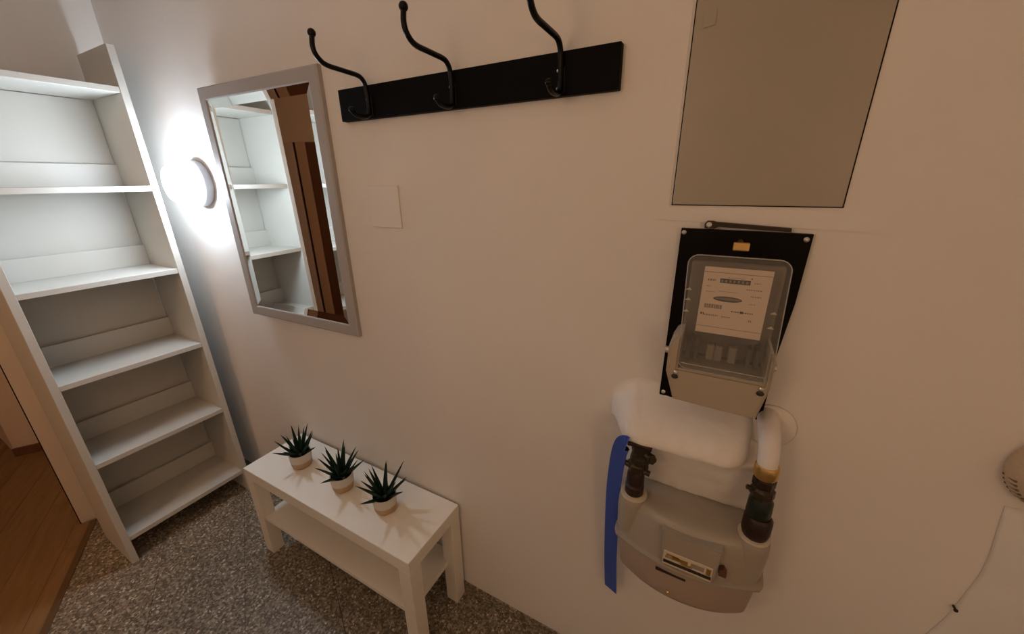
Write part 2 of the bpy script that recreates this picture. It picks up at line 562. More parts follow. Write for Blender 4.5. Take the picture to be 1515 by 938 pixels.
# ------------------------------------------------------------------ mirror
mr = thing('wall_mirror', 'rectangular mirror in a grey frame hanging between wall lamp and coat rack', 'mirror', (-0.0735, 0.0, 0.0))
MT = 0.030                      # the frame hangs a little off the wall on the lamp's side
mr.rotation_euler = (0, 0, MT)
mx0, mx1, mz0, mz1 = -0.622, 0.0, 1.034, 1.872
bm = NB()
prof = [(0.0, 0.0), (0.0, 0.013), (0.005, 0.017), (0.038, 0.017), (0.042, 0.015), (0.042, 0.0)]
corners = [(mx0, mz0, 1, 1), (mx1, mz0, -1, 1), (mx1, mz1, -1, -1), (mx0, mz1, 1, -1)]
rings = []
for cx, cz, sx, sz in corners:
    rings.append([bm.verts.new((cx+sx*d, -h, cz+sz*d)) for d, h in prof])
for k in range(4):
    A, B = rings[k], rings[(k+1) % 4]
    for i in range(len(prof)):
        j = (i+1) % len(prof)
        bm.faces.new((A[i], A[j], B[j], B[i]))
bmesh.ops.recalc_face_normals(bm, faces=bm.faces)
obj('mirror_frame', bm, 'frame', mr)
g0, g1, h0, h1, bv, bh = mx0+0.040, mx1-0.040, mz0+0.040, mz1-0.040, 0.028, 0.0052
def quad(bm, pts):
    return bm.faces.new([bm.verts.new(p) for p in pts])
bm = NB(); box(bm, g0+bv, g1-bv, -0.008, -0.003, h0+bv, h1-bv)
gl = obj('mirror_glass', bm, 'mirror', mr)
O = [(g0, h0), (g1, h0), (g1, h1), (g0, h1)]
I = [(g0+bv, h0+bv), (g1-bv, h0+bv), (g1-bv, h1-bv), (g0+bv, h1-bv)]
for k in range(4):
    j = (k+1) % 4
    bm = NB()
    fr = [(O[k][0], -0.008-bh, O[k][1]), (O[j][0], -0.008-bh, O[j][1]), (I[j][0], -0.0081, I[j][1]), (I[k][0], -0.0081, I[k][1])]
    va = [bm.verts.new(p) for p in fr]
    vb = [bm.verts.new((p[0], -0.003, p[2])) for p in fr]
    bm.faces.new(va); bm.faces.new(vb[::-1])
    for q in range(4):
        r_ = (q+1) % 4
        bm.faces.new((va[q], vb[q], vb[r_], va[r_]))
    bmesh.ops.recalc_face_normals(bm, faces=bm.faces)
    obj('bevelled_edge', bm, 'mirror', gl)

# ------------------------------------------------------------------ wall lamp
wl = thing('wall_lamp', 'lit round white wall lamp on grey base between bookcase and mirror', 'lamp', (0, 0, 0))
lc = (-0.902, 0.0, 1.556)
bm = NB(); lathe(bm, [(0.086, 0.0), (0.089, 0.010), (0.090, 0.030), (0.086, 0.034), (0.06, 0.034)], lc, '-y', 40)
lb = obj('lamp_base', bm, 'lampbase', wl, smooth=40)
for a in (-35, 20, -10, 70, 120, 200, 250):
    bm = NB()
    lathe(bm, [(0.0045, 0.0), (0.0045, 0.002), (0.002, 0.003)], (lc[0]+0.0815*math.cos(math.radians(a)), -0.033, lc[2]+0.0815*math.sin(math.radians(a))), '-y', 10)
    obj('screw', bm, 'steel', lb)
bm = NB()
lathe(bm, [(0.074, 0.020), (0.077, 0.04), (0.077, 0.078), (0.073, 0.096), (0.064, 0.109), (0.044, 0.117), (0.014, 0.120)], lc, '-y', 40)
obj('lamp_glass', bm, 'glass', wl, smooth=60)

# ------------------------------------------------------------------ coat rack
ck = thing('coat_rack', 'black board coat rack with curved hooks high on the wall beside the mirror', 'coat rack', (0, 0, 0))
bm = NB(); box(bm, 0.0037, 0.7898, -0.019, 0, 1.7168, 1.7964, 0.0012, 1); obj('rack_board', bm, 'black', ck)
for hx in (0.124, 0.400, 0.672):
    bm = NB()
    tube(bm, [(hx, -0.168, 1.870), (hx, -0.171, 1.848), (hx, -0.166, 1.832), (hx, -0.152, 1.820), (hx, -0.135, 1.8155), (hx, -0.110, 1.8145), (hx, -0.080, 1.8135), (hx, -0.055, 1.8125),
              (hx, -0.040, 1.8085), (hx, -0.030, 1.797), (hx, -0.0265, 1.782), (hx, -0.025, 1.76), (hx, -0.026, 1.735), (hx, -0.032, 1.722), (hx, -0.050, 1.717), (hx, -0.072, 1.719), (hx, -0.084, 1.728)],
         0.0058, 12, 6)
    hk = obj('coat_hook', bm, 'blackmetal', ck, smooth=60)
    bm = NB(); ball(bm, (hx, -0.168, 1.873), 0.0092); obj('ball_tip', bm, 'blackmetal', hk, smooth=180)
    bm = NB(); ball(bm, (hx, -0.085, 1.730), 0.0072); obj('ball_tip', bm, 'blackmetal', hk, smooth=180)
    bm = NB(); box(bm, hx-0.009, hx+0.009, -0.023, -0.019, 1.722, 1.770, 0.002, 1); obj('hook_plate', bm, 'blackmetal', hk)
    for zz in (1.730, 1.762):
        bm = NB(); lathe(bm, [(0.0035, 0), (0.003, 0.002), (0.001, 0.0028)], (hx-0.0065, -0.0225, zz), '-y', 10); obj('screw', bm, 'steel', hk)

# ------------------------------------------------------------------ blank wall plate
bm = NB(); box(bm, 0.056, 0.176, -0.005, 0, 1.424, 1.544, 0.0015, 2)
o = obj('cover_plate', bm, 'wall')
o['label'] = 'square blank cover plate painted like the wall, below the coat rack'
o['category'] = 'cover plate'

# ------------------------------------------------------------------ cupboard panel in the wall
pn = thing('access_panel', 'large greenish beige access panel set in the wall above the electric meter', 'panel', (0, 0, 0))
px0, px1, pz0, pz1 = 0.9115, 1.1807, 1.5045, 1.94
bm = NB(); box(bm, px0-0.002, px1+0.0022, -0.0015, 0, pz0-0.0018, pz1); obj('panel_gap', bm, 'gap', pn)
bm = NB(); box(bm, px0, px1, -0.0045, -0.0015, pz0, pz1, 0.001, 1); pl = obj('panel_sheet', bm, 'panel', pn)
bm = NB(); prism(bm, [(0.925, 1.797), (0.945, 1.800), (0.945, 1.822), (0.925, 1.820)], -0.0062, -0.0045, 'y', 0.0006); obj('hinge_patch', bm, 'panel', pl)

# faint raised plaster around the panel
bm = NB()
prism(bm, [(0.876, 1.474), (1.262, 1.462), (1.255, 1.495), (1.186, 1.499), (0.906, 1.499), (0.906, 1.94), (0.872, 1.94)], -0.0015, 0.0, 'y', 0.0008)
obj('plaster_patch', bm, 'wall', wall_n)

# ------------------------------------------------------------------ electric meter
em = thing('electric_meter', 'old electric meter with clear cover on a black board right of the coat rack', 'electric meter', (0, 0, 0))
bm = NB()
prism(bm, [(0.9350, 1.0785), (1.1380, 1.0720), (1.1400, 1.16), (1.1385, 1.22), (1.1475, 1.33), (1.1500, 1.4580), (0.9350, 1.4595)], -0.014, 0.0, 'y', 0.001)
bd = obj('meter_board', bm, 'bakelite', em)
for sx, sz in ((0.941, 1.452), (1.141, 1.449), (0.943, 1.090)):
    bm = NB(); lathe(bm, [(0.0045, 0.0), (0.0045, 0.0015), (0.002, 0.003)], (sx, -0.014, sz), '-y', 12); obj('screw', bm, 'steel', bd)
# body behind the glass
bm = NB(); box(bm, 0.964, 1.122, -0.030, -0.014, 1.205, 1.400, 0.006, 2); obj('meter_base', bm, 'meterbase', em)
bm = NB(); box(bm, 0.990, 1.098, -0.072, -0.030, 1.268, 1.392, 0.004, 1); obj('mechanism_block', bm, 'midgrey', em)
# terminal cover: shouldered outline
bm = NB()
prism(bm, [(0.9690, 1.1250), (1.116, 1.1205), (1.1275, 1.185), (1.1275, 1.243), (1.121, 1.258), (1.116, 1.262), (1.116, 1.196), (0.9700, 1.196), (0.9700, 1.268), (0.955, 1.256), (0.9485, 1.240), (0.9490, 1.185)],
      -0.102, -0.014, 'y', 0.004)
tc_ = obj('terminal_cover', bm, 'cover', em)
for sx in (0.9670, 1.1140):
    bm = NB(); lathe(bm, [(0.0050, 0.0), (0.0045, 0.0025), (0.002, 0.004)], (sx, -0.102, 1.187), '-y', 14); obj('screw', bm, 'steel', tc_)
    bm = NB(); ball(bm, (sx, -0.103, 1.178), 0.006, (1.1, 0.6, 0.8)); obj('lead_seal', bm, 'dark', tc_, smooth=180)
for sx, zz in ((0.9475, 1.226), (1.1275, 1.226)):
    bm = NB(); lathe(bm, [(0.007, -0.006), (0.007, 0.004)], (sx, -0.085, zz), 'x', 14); obj('side_screw', bm, 'steel', tc_)
# name plate
bm = NB(); box(bm, 0.9900, 1.0980, -0.080, -0.078, 1.2720, 1.4005, 0.0008, 1); lp = obj('name_plate', bm, 'label', em)
def ink(x0, x1, z0, z1, m_='ink', par=None, name='print_mark'):
    bm = NB(); box(bm, x0, x1, -0.0808, -0.080, z0, z1); return obj(name, bm, m_, par or lp)
bm = NB()
box(bm, 0.9905, 1.0975, -0.0806, -0.080, 1.3905, 1.3915)
box(bm, 0.9905, 1.0975, -0.0806, -0.080, 1.2855, 1.2862)
def dash(bm, x0, x1, z, h=0.0018, w_=0.0022, g=0.0012):
    x = x0
    while x < x1:
        ww = w_*random.uniform(0.6, 1.5)
        box(bm, x, min(x+ww, x1), -0.0806, -0.080, z, z+h)
        x += ww+g
dash(bm, 0.998, 1.011, 1.3745, 0.0040)
dash(bm, 0.998, 1.005, 1.3640, 0.0014)
dash(bm, 0.998, 1.012, 1.3535, 0.0014)
dash(bm, 1.020, 1.050, 1.3560, 0.0010)
dash(bm, 1.062, 1.086, 1.3630, 0.0020)
dash(bm, 1.070, 1.086, 1.3510, 0.0020)
dash(bm, 1.072, 1.083, 1.3760, 0.0016)
dash(bm, 1.030, 1.056, 1.3825, 0.0010)
dash(bm, 1.070, 1.080, 1.3370, 0.0012)
dash(bm, 0.999, 1.028, 1.3225, 0.0080, 0.0026, 0.0008)
dash(bm, 1.000, 1.024, 1.3075, 0.0028)
dash(bm, 1.030, 1.044, 1.3070, 0.0022)
dash(bm, 1.074, 1.080, 1.3040, 0.0040)
obj('printed_text', bm, 'ink', lp)['kind'] = 'stuff'
bm = NB()
dash(bm, 1.044, 1.080, 1.3195, 0.0018)
box(bm, 1.0585, 1.0635, -0.0806, -0.080, 1.3185, 1.3225)
box(bm, 1.066, 1.068, -0.0806, -0.080, 1.3830, 1.3855)
dash(bm, 0.994, 1.000, 1.3090, 0.0035)
obj('printed_text', bm, 'inkdark', lp)['kind'] = 'stuff'
bm = NB(); box(bm, 1.0180, 1.0660, -0.0810, -0.080, 1.3725, 1.3805, 0.0); cw = obj('counter_window', bm, 'inkdark', lp)
bm = NB()
for k in range(7):
    box(bm, 1.0198+k*0.0066, 1.0228+k*0.0066, -0.0814, -0.081, 1.3745, 1.3788)
obj('counter_digit', bm, 'ink', cw)['kind'] = 'stuff'
bm = NB()
prism(bm, [(1.0350+0.0235*math.cos(2*PI*k/28), 1.3425+0.0050*math.sin(2*PI*k/28)) for k in range(28)], -0.0810, -0.080, 'y')
sw = obj('disc_slot', bm, 'inkdark', lp)
bm = NB()
prism(bm, [(1.0350+0.0215*math.cos(2*PI*k/28), 1.3430+0.0022*math.sin(2*PI*k/28)) for k in range(28)], -0.0814, -0.081, 'y')
obj('disc_edge', bm, 'midgrey', sw)
# curved coil housing and terminals under the plate
bm = NB()
prism(bm, [(0.990, 1.2715), (1.098, 1.2715)]+[(1.098-0.108*k/14, 1.2640-0.012*math.sin(PI*k/14)) for k in range(15)], -0.076, -0.066, 'y')
obj('coil_housing', bm, 'dark', em)
for tx in (0.9830, 0.9975, 1.0865, 1.1010):
    bm = NB(); box(bm, tx-0.004, tx+0.004, -0.080, -0.030, 1.214, 1.252, 0.001, 1); obj('terminal', bm, 'dark', em)
for tx in (1.0220, 1.0360, 1.0600):
    bm = NB(); box(bm, tx-0.007, tx+0.007, -0.074, -0.030, 1.214, 1.246, 0.002, 1); obj('terminal', bm, 'midgrey', em)
for tx, zz in ((0.9700, 1.338), (0.9695, 1.315), (0.9690, 1.358), (1.1080, 1.330), (1.1080, 1.303)):
    bm = NB(); prism(bm, [(tx-0.005, zz-0.0010), (tx+0.005, zz-0.0010), (tx+0.001, zz+0.003)], -0.096, -0.092, 'y'); obj('highlight_tab', bm, 'ring', em)  # pale triangles stand for highlights on the embossed marks
# clear cover
bm = NB()
def rr(x0, x1, z0, z1, r, n=6):
    pts = []
    for cx, cz, a0 in ((x1-r, z1-r, 0), (x0+r, z1-r, 90), (x0+r, z0+r, 180), (x1-r, z0+r, 270)):
        for k in range(n+1):
            a = math.radians(a0+90*k/n)
            pts.append((cx+r*math.cos(a), cz+r*math.sin(a)))
    return pts
levels = [(-0.0145, 0.9585, 1.1235, 1.198, 1.412, 0.018), (-0.098, 0.9605, 1.1190, 1.197, 1.4245, 0.019), (-0.106, 0.9640, 1.1155, 1.199, 1.4215, 0.016)]
rings = []
for y, x0, x1, z0, z1, r in levels:
    rings.append([bm.verts.new((x+(1.425-z)*0.035, y, z)) for x, z in rr(x0, x1, z0, z1, r)])
nn = len(rings[0])
for k in range(2):
    for i in range(nn):
        j = (i+1) % nn
        bm.faces.new((rings[k][i], rings[k][j], rings[k+1][j], rings[k+1][i]))
bm.faces.new(rings[2])
bmesh.ops.recalc_face_normals(bm, faces=bm.faces)
cc = obj('clear_cover', bm, 'clear', em, smooth=35)
bm = NB(); tube(bm, [(x+(1.425-z)*0.035, -0.1000, z) for x, z in rr(0.9612, 1.1183, 1.198, 1.4240, 0.018)]+[(1.1183+0.00063, -0.1000, 1.407)], 0.0010, 6, 0); obj('cover_rim', bm, 'clearwin', cc)
bm = NB(); box(bm, 0.974, 1.118, -0.108, -0.106, 1.2120, 1.2132); obj('cover_rib', bm, 'clearwin', cc)
# brass sealing bolt
bm = NB()
box(bm, 1.0285, 1.0535, -0.092, -0.080, 1.4335, 1.4475, 0.002, 2)
bo = obj('sealing_bolt', bm, 'brass', em)
bm = NB(); lathe(bm, [(0.0050, 0.0), (0.0050, 0.066)], (1.0405, -0.014, 1.4395), '-y', 16); obj('bolt_shank', bm, 'brass', bo)
# flat tool on the board's top edge
bm = NB()
prism(bm, [(0.9760, 1.4615), (0.9755, 1.4700), (0.9800, 1.4755), (0.9900, 1.4755), (0.9960, 1.4740), (1.1160, 1.4672), (1.1165, 1.4605), (1.0, 1.4650), (0.993, 1.4610)], -0.016, -0.004, 'y', 0.001)
tl = obj('flat_spanner', bm, 'tool')
tl['label'] = 'dark flat spanner lying on the top edge of the black meter board'
tl['category'] = 'tool'
bm = NB(); lathe(bm, [(0.0052, 0), (0.0052, 0.003), (0.003, 0.004)], (0.9835, -0.016, 1.4685), '-y', 14); obj('rivet', bm, 'steel', tl)

# ------------------------------------------------------------------ plaster hump over the pipes
def hump(bm, x0, x1, zc, hz, dep, power=2.2, nx=40, nz=22, seed=0.0, tilt=0.0):
    grid = []
    for i in range(nx+1):
        s = i/nx*2-1
        row = []
        for k in range(nz+1):
            t = k/nz*2-1
            x = (x0+x1)/2+s*(x1-x0)/2
            z = zc+t*hz+tilt*s
            f = max(0.0, 1-abs(s)**8)**0.5*max(0.0, 1-abs(t)**power)**0.55
            y = -dep*f
            y -= 0.006*f*noise.noise(Vector((x*14+seed, z*14, seed)))
            row.append(bm.verts.new((x, y, z)))
        grid.append(row)
    for i in range(nx):
        for k in range(nz):
            bm.faces.new((grid[i][k], grid[i+1][k], grid[i+1][k+1], grid[i][k+1]))
    bmesh.ops.recalc_face_normals(bm, faces=bm.faces)
def hump_profile(bm, x0, x1, prof, zc, seed, nx=44, amp=0.006, pw=10, lead=0.0):
    P = smooth_path([(0, y, z) for y, z in prof], 5)
    grid = []
    for i in range(nx+1):
        s = i/nx*2-1
        s = math.copysign(abs(s)**0.7, s)
        f = max(0.0, 1-abs(s)**pw)**(0.8 if s < 0 else 0.5)
        if s < 0 and lead > 0:
            q_ = min(1.0, (s+1)/lead)
            f *= 0.25+0.75*q_*q_*(3-2*q_)
        row = []
        for q in P:
            x = (x0+x1)/2+s*(x1-x0)/2
            z = zc+(q.z-zc)*(0.72+0.28*f)
            y = q.y*f
            y += 0.5*amp*f*noise.noise(Vector((x*16+seed, z*16, seed)))+0.5*amp*f*noise.noise(Vector((x*45+seed, z*45, seed)))
            row.append(bm.verts.new((x, min(y, -0.0006), z)))
        grid.append(row)
    for i in range(nx):
        for k in range(len(P)-1):
            bm.faces.new((grid[i][k], grid[i+1][k], grid[i+1][k+1], grid[i][k+1]))
    bmesh.ops.recalc_face_normals(bm, faces=bm.faces)
bm = NB()
hump_profile(bm, 0.826, 1.130, [(0, 1.110), (-0.006, 1.092), (-0.020, 1.076), (-0.050, 1.060), (-0.082, 1.040), (-0.103, 1.020), (-0.108, 1.004), (-0.102, 0.993), (-0.080, 0.987), (-0.050, 0.983), (0, 0.975)], 0.995, 2.0, pw=7, lead=0.42)
pb = obj('pipe_boxing', bm, 'plasterhump', smooth=180)
pb['label'] = 'rounded plastered pipe boxing bulging from the wall between the two meters'
pb['category'] = 'pipe boxing'
bm = NB()
hump_profile(bm, 0.880, 1.170, [(0, 1.0), (-0.066, 0.990), (-0.060, 0.965), (-0.050, 0.930), (-0.036, 0.890), (-0.022, 0.850), (-0.010, 0.800), (0, 0.740)], 0.93, 5.0, pw=4)
obj('lower_fill', bm, 'plasterhump', pb, smooth=180)
bm = NB(); lathe(bm, [(0.050, 0.0), (0.047, 0.003), (0.042, 0.005), (0.034, 0.006), (0.02, 0.006)], (1.156, 0.0, 1.058), '-y', 32)
obj('plaster_collar', bm, 'plasterhump', pb, smooth=180)

# ------------------------------------------------------------------ gas pipes
gp = thing('gas_valve', 'dark olive cast gas valve between plaster boxing and gas meter, left side', 'valve', (0, 0, 0))
vx, vy = 0.9135, -0.090
bm = NB(); box(bm, vx-0.022, vx+0.030, vy-0.022, vy+0.018, 0.989, 0.997, 0.001, 1); obj('flange_plate', bm, 'valvered', gp)
bm = NB()
lathe(bm, [(0.021, 0.990), (0.022, 0.975), (0.019, 0.968), (0.021, 0.955), (0.023, 0.945), (0.019, 0.935), (0.016, 0.930)], (vx+0.006, vy, 0), 'z', 14)
obj('valve_body', bm, 'valve', gp, smooth=40)
bm = NB(); tube(bm, [(vx+0.006, vy-0.004, 0.972), (vx+0.030, vy-0.016, 0.968)], 0.0105, 10, 0); hd = obj('valve_spindle', bm, 'valve', gp, smooth=50)
bm = NB(); lathe(bm, [(0.0125, 0), (0.0125, 0.008)], (vx+0.030, vy-0.012, 0.967), '-y', 6); obj('nut', bm, 'valve', hd)
bm = NB()
lathe(bm, [(0.019, 0.9405), (0.0235, 0.934), (0.0235, 0.918), (0.018, 0.912)], (vx+0.003, vy, 0), 'z', 6); obj('nut', bm, 'valve', gp)
bm = NB(); tube(bm, [(vx-0.026, vy-0.006, 0.930), (vx+0.032, vy-0.010, 0.921)], 0.0065, 8, 0); obj('lug_bolt', bm, 'valve', gp, smooth=50)
bm = NB()
lathe(bm, [(0.0150, 0.914), (0.0195, 0.905), (0.0205, 0.880), (0.0180, 0.876), (0.0215, 0.872), (0.0215, 0.852), (0.018, 0.846)], (vx+0.001, vy, 0), 'z', 18)
obj('union_nut', bm, 'valvered', gp, smooth=30)

rp = thing('gas_pipe', 'white elbow pipe with dark couplings entering the gas meter at right', 'pipe', (0, 0, 0))
qx, qy = 1.160, -0.090
bm = NB()
tube(bm, [(1.150, 0.0, 1.082), (1.150, -0.034, 1.078), (1.152, -0.066, 1.066), (1.153, -0.084, 1.045), (1.154, -0.090, 1.020)], lambda t: 0.0205-0.003*t, 16, 6)
obj('elbow', bm, 'pipe', rp, smooth=60)
bm = NB(); lathe(bm, [(0.0200, 1.024), (0.0215, 1.020), (0.0215, 1.000), (0.0190, 0.995)], (1.155, qy, 0), 'z', 20); obj('brass_collar', bm, 'brass', rp, smooth=40)
bm = NB(); lathe(bm, [(0.0175, 0.997), (0.0205, 0.990), (0.0205, 0.974), (0.0165, 0.970)], (1.156, qy, 0), 'z', 6); obj('nut', bm, 'valvered', rp)
bm = NB(); lathe(bm, [(0.0165, 0.972), (0.0220, 0.966), (0.0225, 0.951), (0.0175, 0.945)], (1.157, qy, 0), 'z', 8); obj('nut', bm, 'valve', rp)
bm = NB(); tube(bm, [(1.138, qy-0.004, 0.962), (1.129, qy-0.006, 0.964)], 0.005, 8, 0); obj('bleed_screw', bm, 'valve', rp)
bm = NB(); lathe(bm, [(0.0170, 0.947), (0.0220, 0.938), (0.0230, 0.905), (0.0200, 0.898)], (1.159, qy, 0), 'z', 20); obj('coupling', bm, 'valvegreen', rp, smooth=40)
bm = NB(); lathe(bm, [(0.0210, 0.900), (0.0265, 0.893), (0.0270, 0.862), (0.0240, 0.850), (0.022, 0.847)], (1.162, qy, 0), 'z', 20); obj('union_nut', bm, 'valvered', rp, smooth=40)

# ------------------------------------------------------------------ gas meter
gm = thing('gas_meter', 'grey green gas meter hanging on the wall below the electric meter', 'gas meter', (0, 0, 0))
GX, GY = 1.040, -0.070
def dshape(a, bf, bb, n=56, ex=2.9):
    """bowed front between squarish corners, flat back; a = half width, bf = front bow depth, bb = back depth"""
    r = 0.020
    ys = GY-bf+0.036             # where the bowed front meets the sides
    pts = []
    for k in range(25):          # front arc from left to right
        t = -1+2*k/24
        x = t*(a-r*0.55)
        y = GY-bf+0.036*abs(t)**2.1
        pts.append((GX+x, y))
    for k in range(1, 7):        # right front corner
        w_ = k/7
        pts.append((GX+a-r*0.55*(1-w_)**2, ys+0.030*w_**1.6))
    pts.append((GX+a, ys+0.034))
    for k in range(6):
        an = PI*0.5*k/5
        pts.append((GX+a-0.015+0.015*math.cos(an), GY+bb-0.015+0.015*math.sin(an)))
    for k in range(6):
        an = PI*0.5+PI*0.5*k/5
        pts.append((GX-a+0.015+0.015*math.cos(an), GY+bb-0.015+0.015*math.sin(an)))
    pts.append((GX-a, ys+0.034))
    for k in range(6, 0, -1):
        w_ = k/7
        pts.append((GX-a+r*0.55*(1-w_)**2, ys+0.030*w_**1.6))
    return pts
def loft(bm, levels):
    rings = []
    for z, a, bf, bb in levels:
        rings.append([bm.verts.new((x, y, z)) for x, y in dshape(a, bf, bb)])
    n = len(rings[0])
    fs = []
    for k in range(len(rings)-1):
        for i in range(n):
            j = (i+1) % n
            fs.append(bm.faces.new((rings[k][i], rings[k][j], rings[k+1][j], rings[k+1][i])))
    fs.append(bm.faces.new(rings[0])); fs.append(bm.faces.new(rings[-1]))
    bmesh.ops.recalc_face_normals(bm, faces=fs)
bm = NB(); loft(bm, [(0.729, 0.151, 0.073, 0.062), (0.780, 0.149, 0.071, 0.060), (0.818, 0.146, 0.066, 0.058), (0.832, 0.140, 0.060, 0.056), (0.838, 0.130, 0.052, 0.052)])
obj('upper_case', bm, 'gas', gm, smooth=50)
bm = NB(); loft(bm, [(0.612, 0.132, 0.056, 0.050), (0.616, 0.139, 0.062, 0.055), (0.630, 0.144, 0.067, 0.059), (0.680, 0.148, 0.071, 0.061), (0.721, 0.150, 0.073, 0.062)])
obj('lower_case', bm, 'gaslow', gm, smooth=50)
bm = NB(); loft(bm, [(0.719, 0.154, 0.076, 0.064), (0.721, 0.159, 0.081, 0.066), (0.728, 0.160, 0.082, 0.066), (0.731, 0.155, 0.077, 0.064)])
obj('seam_flange', bm, 'gas', gm, smooth=50)
for cx in (vx+0.001, 1.162):
    bm = NB(); lathe(bm, [(0.031, 0.745), (0.034, 0.80), (0.0335, 0.826), (0.032, 0.837), (0.028, 0.842)], (cx, -0.084, 0), 'z', 28); bs = obj('pipe_boss', bm, 'gas', gm, smooth=40)
    bm = NB(); lathe(bm, [(0.0260, 0.842), (0.0300, 0.843), (0.0300, 0.848), (0.0260, 0.849)], (cx, -0.089, 0), 'z', 28); obj('gasket', bm, 'ring', bs, smooth=40)
# index housing on the front
IY = -0.1445
bm = NB()
prism(bm, [(0.996, 0.731), (1.103, 0.731), (1.109, 0.824), (0.990, 0.824)], IY-0.004, IY+0.02, 'y', 0.003)
ih = obj('index_housing', bm, 'gas', gm)
bm = NB(); box(bm, 1.000, 1.098, IY-0.0055, IY-0.003, 0.7345, 0.774, 0.001, 1); win = obj('index_window', bm, 'ring', ih)
bm = NB(); box(bm, 1.001, 1.097, IY-0.0070, IY-0.0055, 0.7420, 0.7495); obj('dial_slot', bm, 'dark', win)
for k, (x0, x1, z0, z1) in enumerate(((1.006, 1.032, 0.764, 0.768), (1.018, 1.050, 0.757, 0.766), (1.036, 1.060, 0.752, 0.757), (1.086, 1.095, 0.752, 0.770))):
    bm = NB(); box(bm, x0, x1, IY-0.0064, IY-0.0055, z0, z1); obj('gold_reflection', bm, 'brass', win)  # gold reflections on the index window, built as brass strips
for x0, x1, z0, z1 in ((1.004, 1.022, 0.7555, 0.7615), (1.056, 1.082, 0.7555, 0.767)):
    bm = NB(); box(bm, x0, x1, IY-0.0062, IY-0.0055, z0, z1); obj('print_block', bm, 'ink', win)
bm = NB(); prism(bm, [(1.110, 0.757), (1.124, 0.757), (1.124, 0.770), (1.117, 0.780), (1.110, 0.774)], IY-0.001, IY+0.012, 'y', 0.001); obj('seal_plug', bm, 'brownbase', gm)
bm = NB(); box(bm, 0.988, 1.052, -0.1440, -0.139, 0.7000, 0.7045); obj('label_slot', bm, 'dark', gm)
bm = NB(); lathe(bm, [(0.0045, 0.0), (0.0045, 0.003), (0.002, 0.005)], (1.020, -0.137, 0.640), '-y', 14); obj('sealing_screw', bm, 'brass', gm)

# ------------------------------------------------------------------ blue strip
bm = NB()
cl = [(0.892, -0.118, 0.997), (0.886, -0.116, 0.997), (0.880, -0.112, 0.985), (0.8740, -0.105, 0.955), (0.8690, -0.094, 0.90), (0.8655, -0.082, 0.82), (0.8665, -0.068, 0.70), (0.8700, -0.052, 0.56), (0.8765, -0.036, 0.425)]
P = smooth_path(cl, 6)
L, R, L2, R2 = [], [], [], []
for i, p in enumerate(P):
    t = i/(len(P)-1)
    wv = Vector((0.0115, -0.003, 0.0)) if t > 0.25 else Vector((0.0105, -0.0, 0.0)).lerp(Vector((0.0115, -0.003, 0)), t*4)
    d = (P[min(i+1, len(P)-1)]-P[max(i-1, 0)]).normalized()
    # width direction perpendicular to the run, in the strip's plane
    side = Vector((d.z*-1, -0.15, d.x)).normalized()*0.0180
    if side.x < 0: side = -side
    nrm = Vector((0, -1, 0))*0.0009
    dz = Vector((0, 0, 0))
    if i == len(P)-1:
        L.append(bm.verts.new(p-side+Vector((0, 0, 0.006)))); R.append(bm.verts.new(p+side-Vector((0, 0, 0.006))))
        L2.append(bm.verts.new(p-side+nrm*2+Vector((0, 0, 0.006)))); R2.append(bm.verts.new(p+side+nrm*2-Vector((0, 0, 0.006))))
    else:
        L.append(bm.verts.new(p-side)); R.append(bm.verts.new(p+side)); L2.append(bm.verts.new(p-side+nrm*2)); R2.append(bm.verts.new(p+side+nrm*2))
for i in range(len(P)-1):
    bm.faces.new((L2[i], R2[i], R2[i+1], L2[i+1]))
    bm.faces.new((L[i], L[i+1], R[i+1], R[i]))
    bm.faces.new((L[i], L2[i], L2[i+1], L[i+1]))
    bm.faces.new((R[i], R[i+1], R2[i+1], R2[i]))
bm.faces.new((L[0], R[0], R2[0], L2[0])); bm.faces.new((L[-1], L2[-1], R2[-1], R[-1]))
bmesh.ops.recalc_face_normals(bm, faces=bm.faces)
bl = obj('plastic_strip', bm, 'blue', smooth=40)
bl['label'] = 'flat blue plastic strip hanging down left of the gas meter'
bl['category'] = 'strip'

# ------------------------------------------------------------------ potted plants
def leaf_bm(length, width, base, azim, elev, curve, seed):
    """tapered keeled leaf, arching outwards"""
    bm = NB()
    n = 7
    rows = []
    out = Vector((math.cos(azim), math.sin(azim), 0))
    sd = Vector((-math.sin(azim), math.cos(azim), 0))
    p = Vector(base)
    e = elev
    for k in range(n+1):
        t = k/n
        wv = width*(1-t)**0.75*(0.75+0.5*min(1, t*3)) if t < 1 else 0.0004
        d = (out*math.cos(e)+Vector((0, 0, 1))*math.sin(e)).normalized()
        nr = d.cross(sd).normalized()
        if nr.z < 0: nr = -nr
        rows.append([bm.verts.new(p+sd*wv/2+nr*wv*0.22), bm.verts.new(p-nr*wv*0.10), bm.verts.new(p-sd*wv/2+nr*wv*0.22), bm.verts.new(p-nr*wv*0.42)])
        p = p+d*length/n
        e += curve/n
    for k in range(n):
        for i in range(4):
            j = (i+1) % 4
            bm.faces.new((rows[k][i], rows[k][j], rows[k+1][j], rows[k+1][i]))
    bm.faces.new(rows[0]); bm.faces.new(rows[-1])
    bmesh.ops.recalc_face_normals(bm, faces=bm.faces)
    return bm
D = math.radians
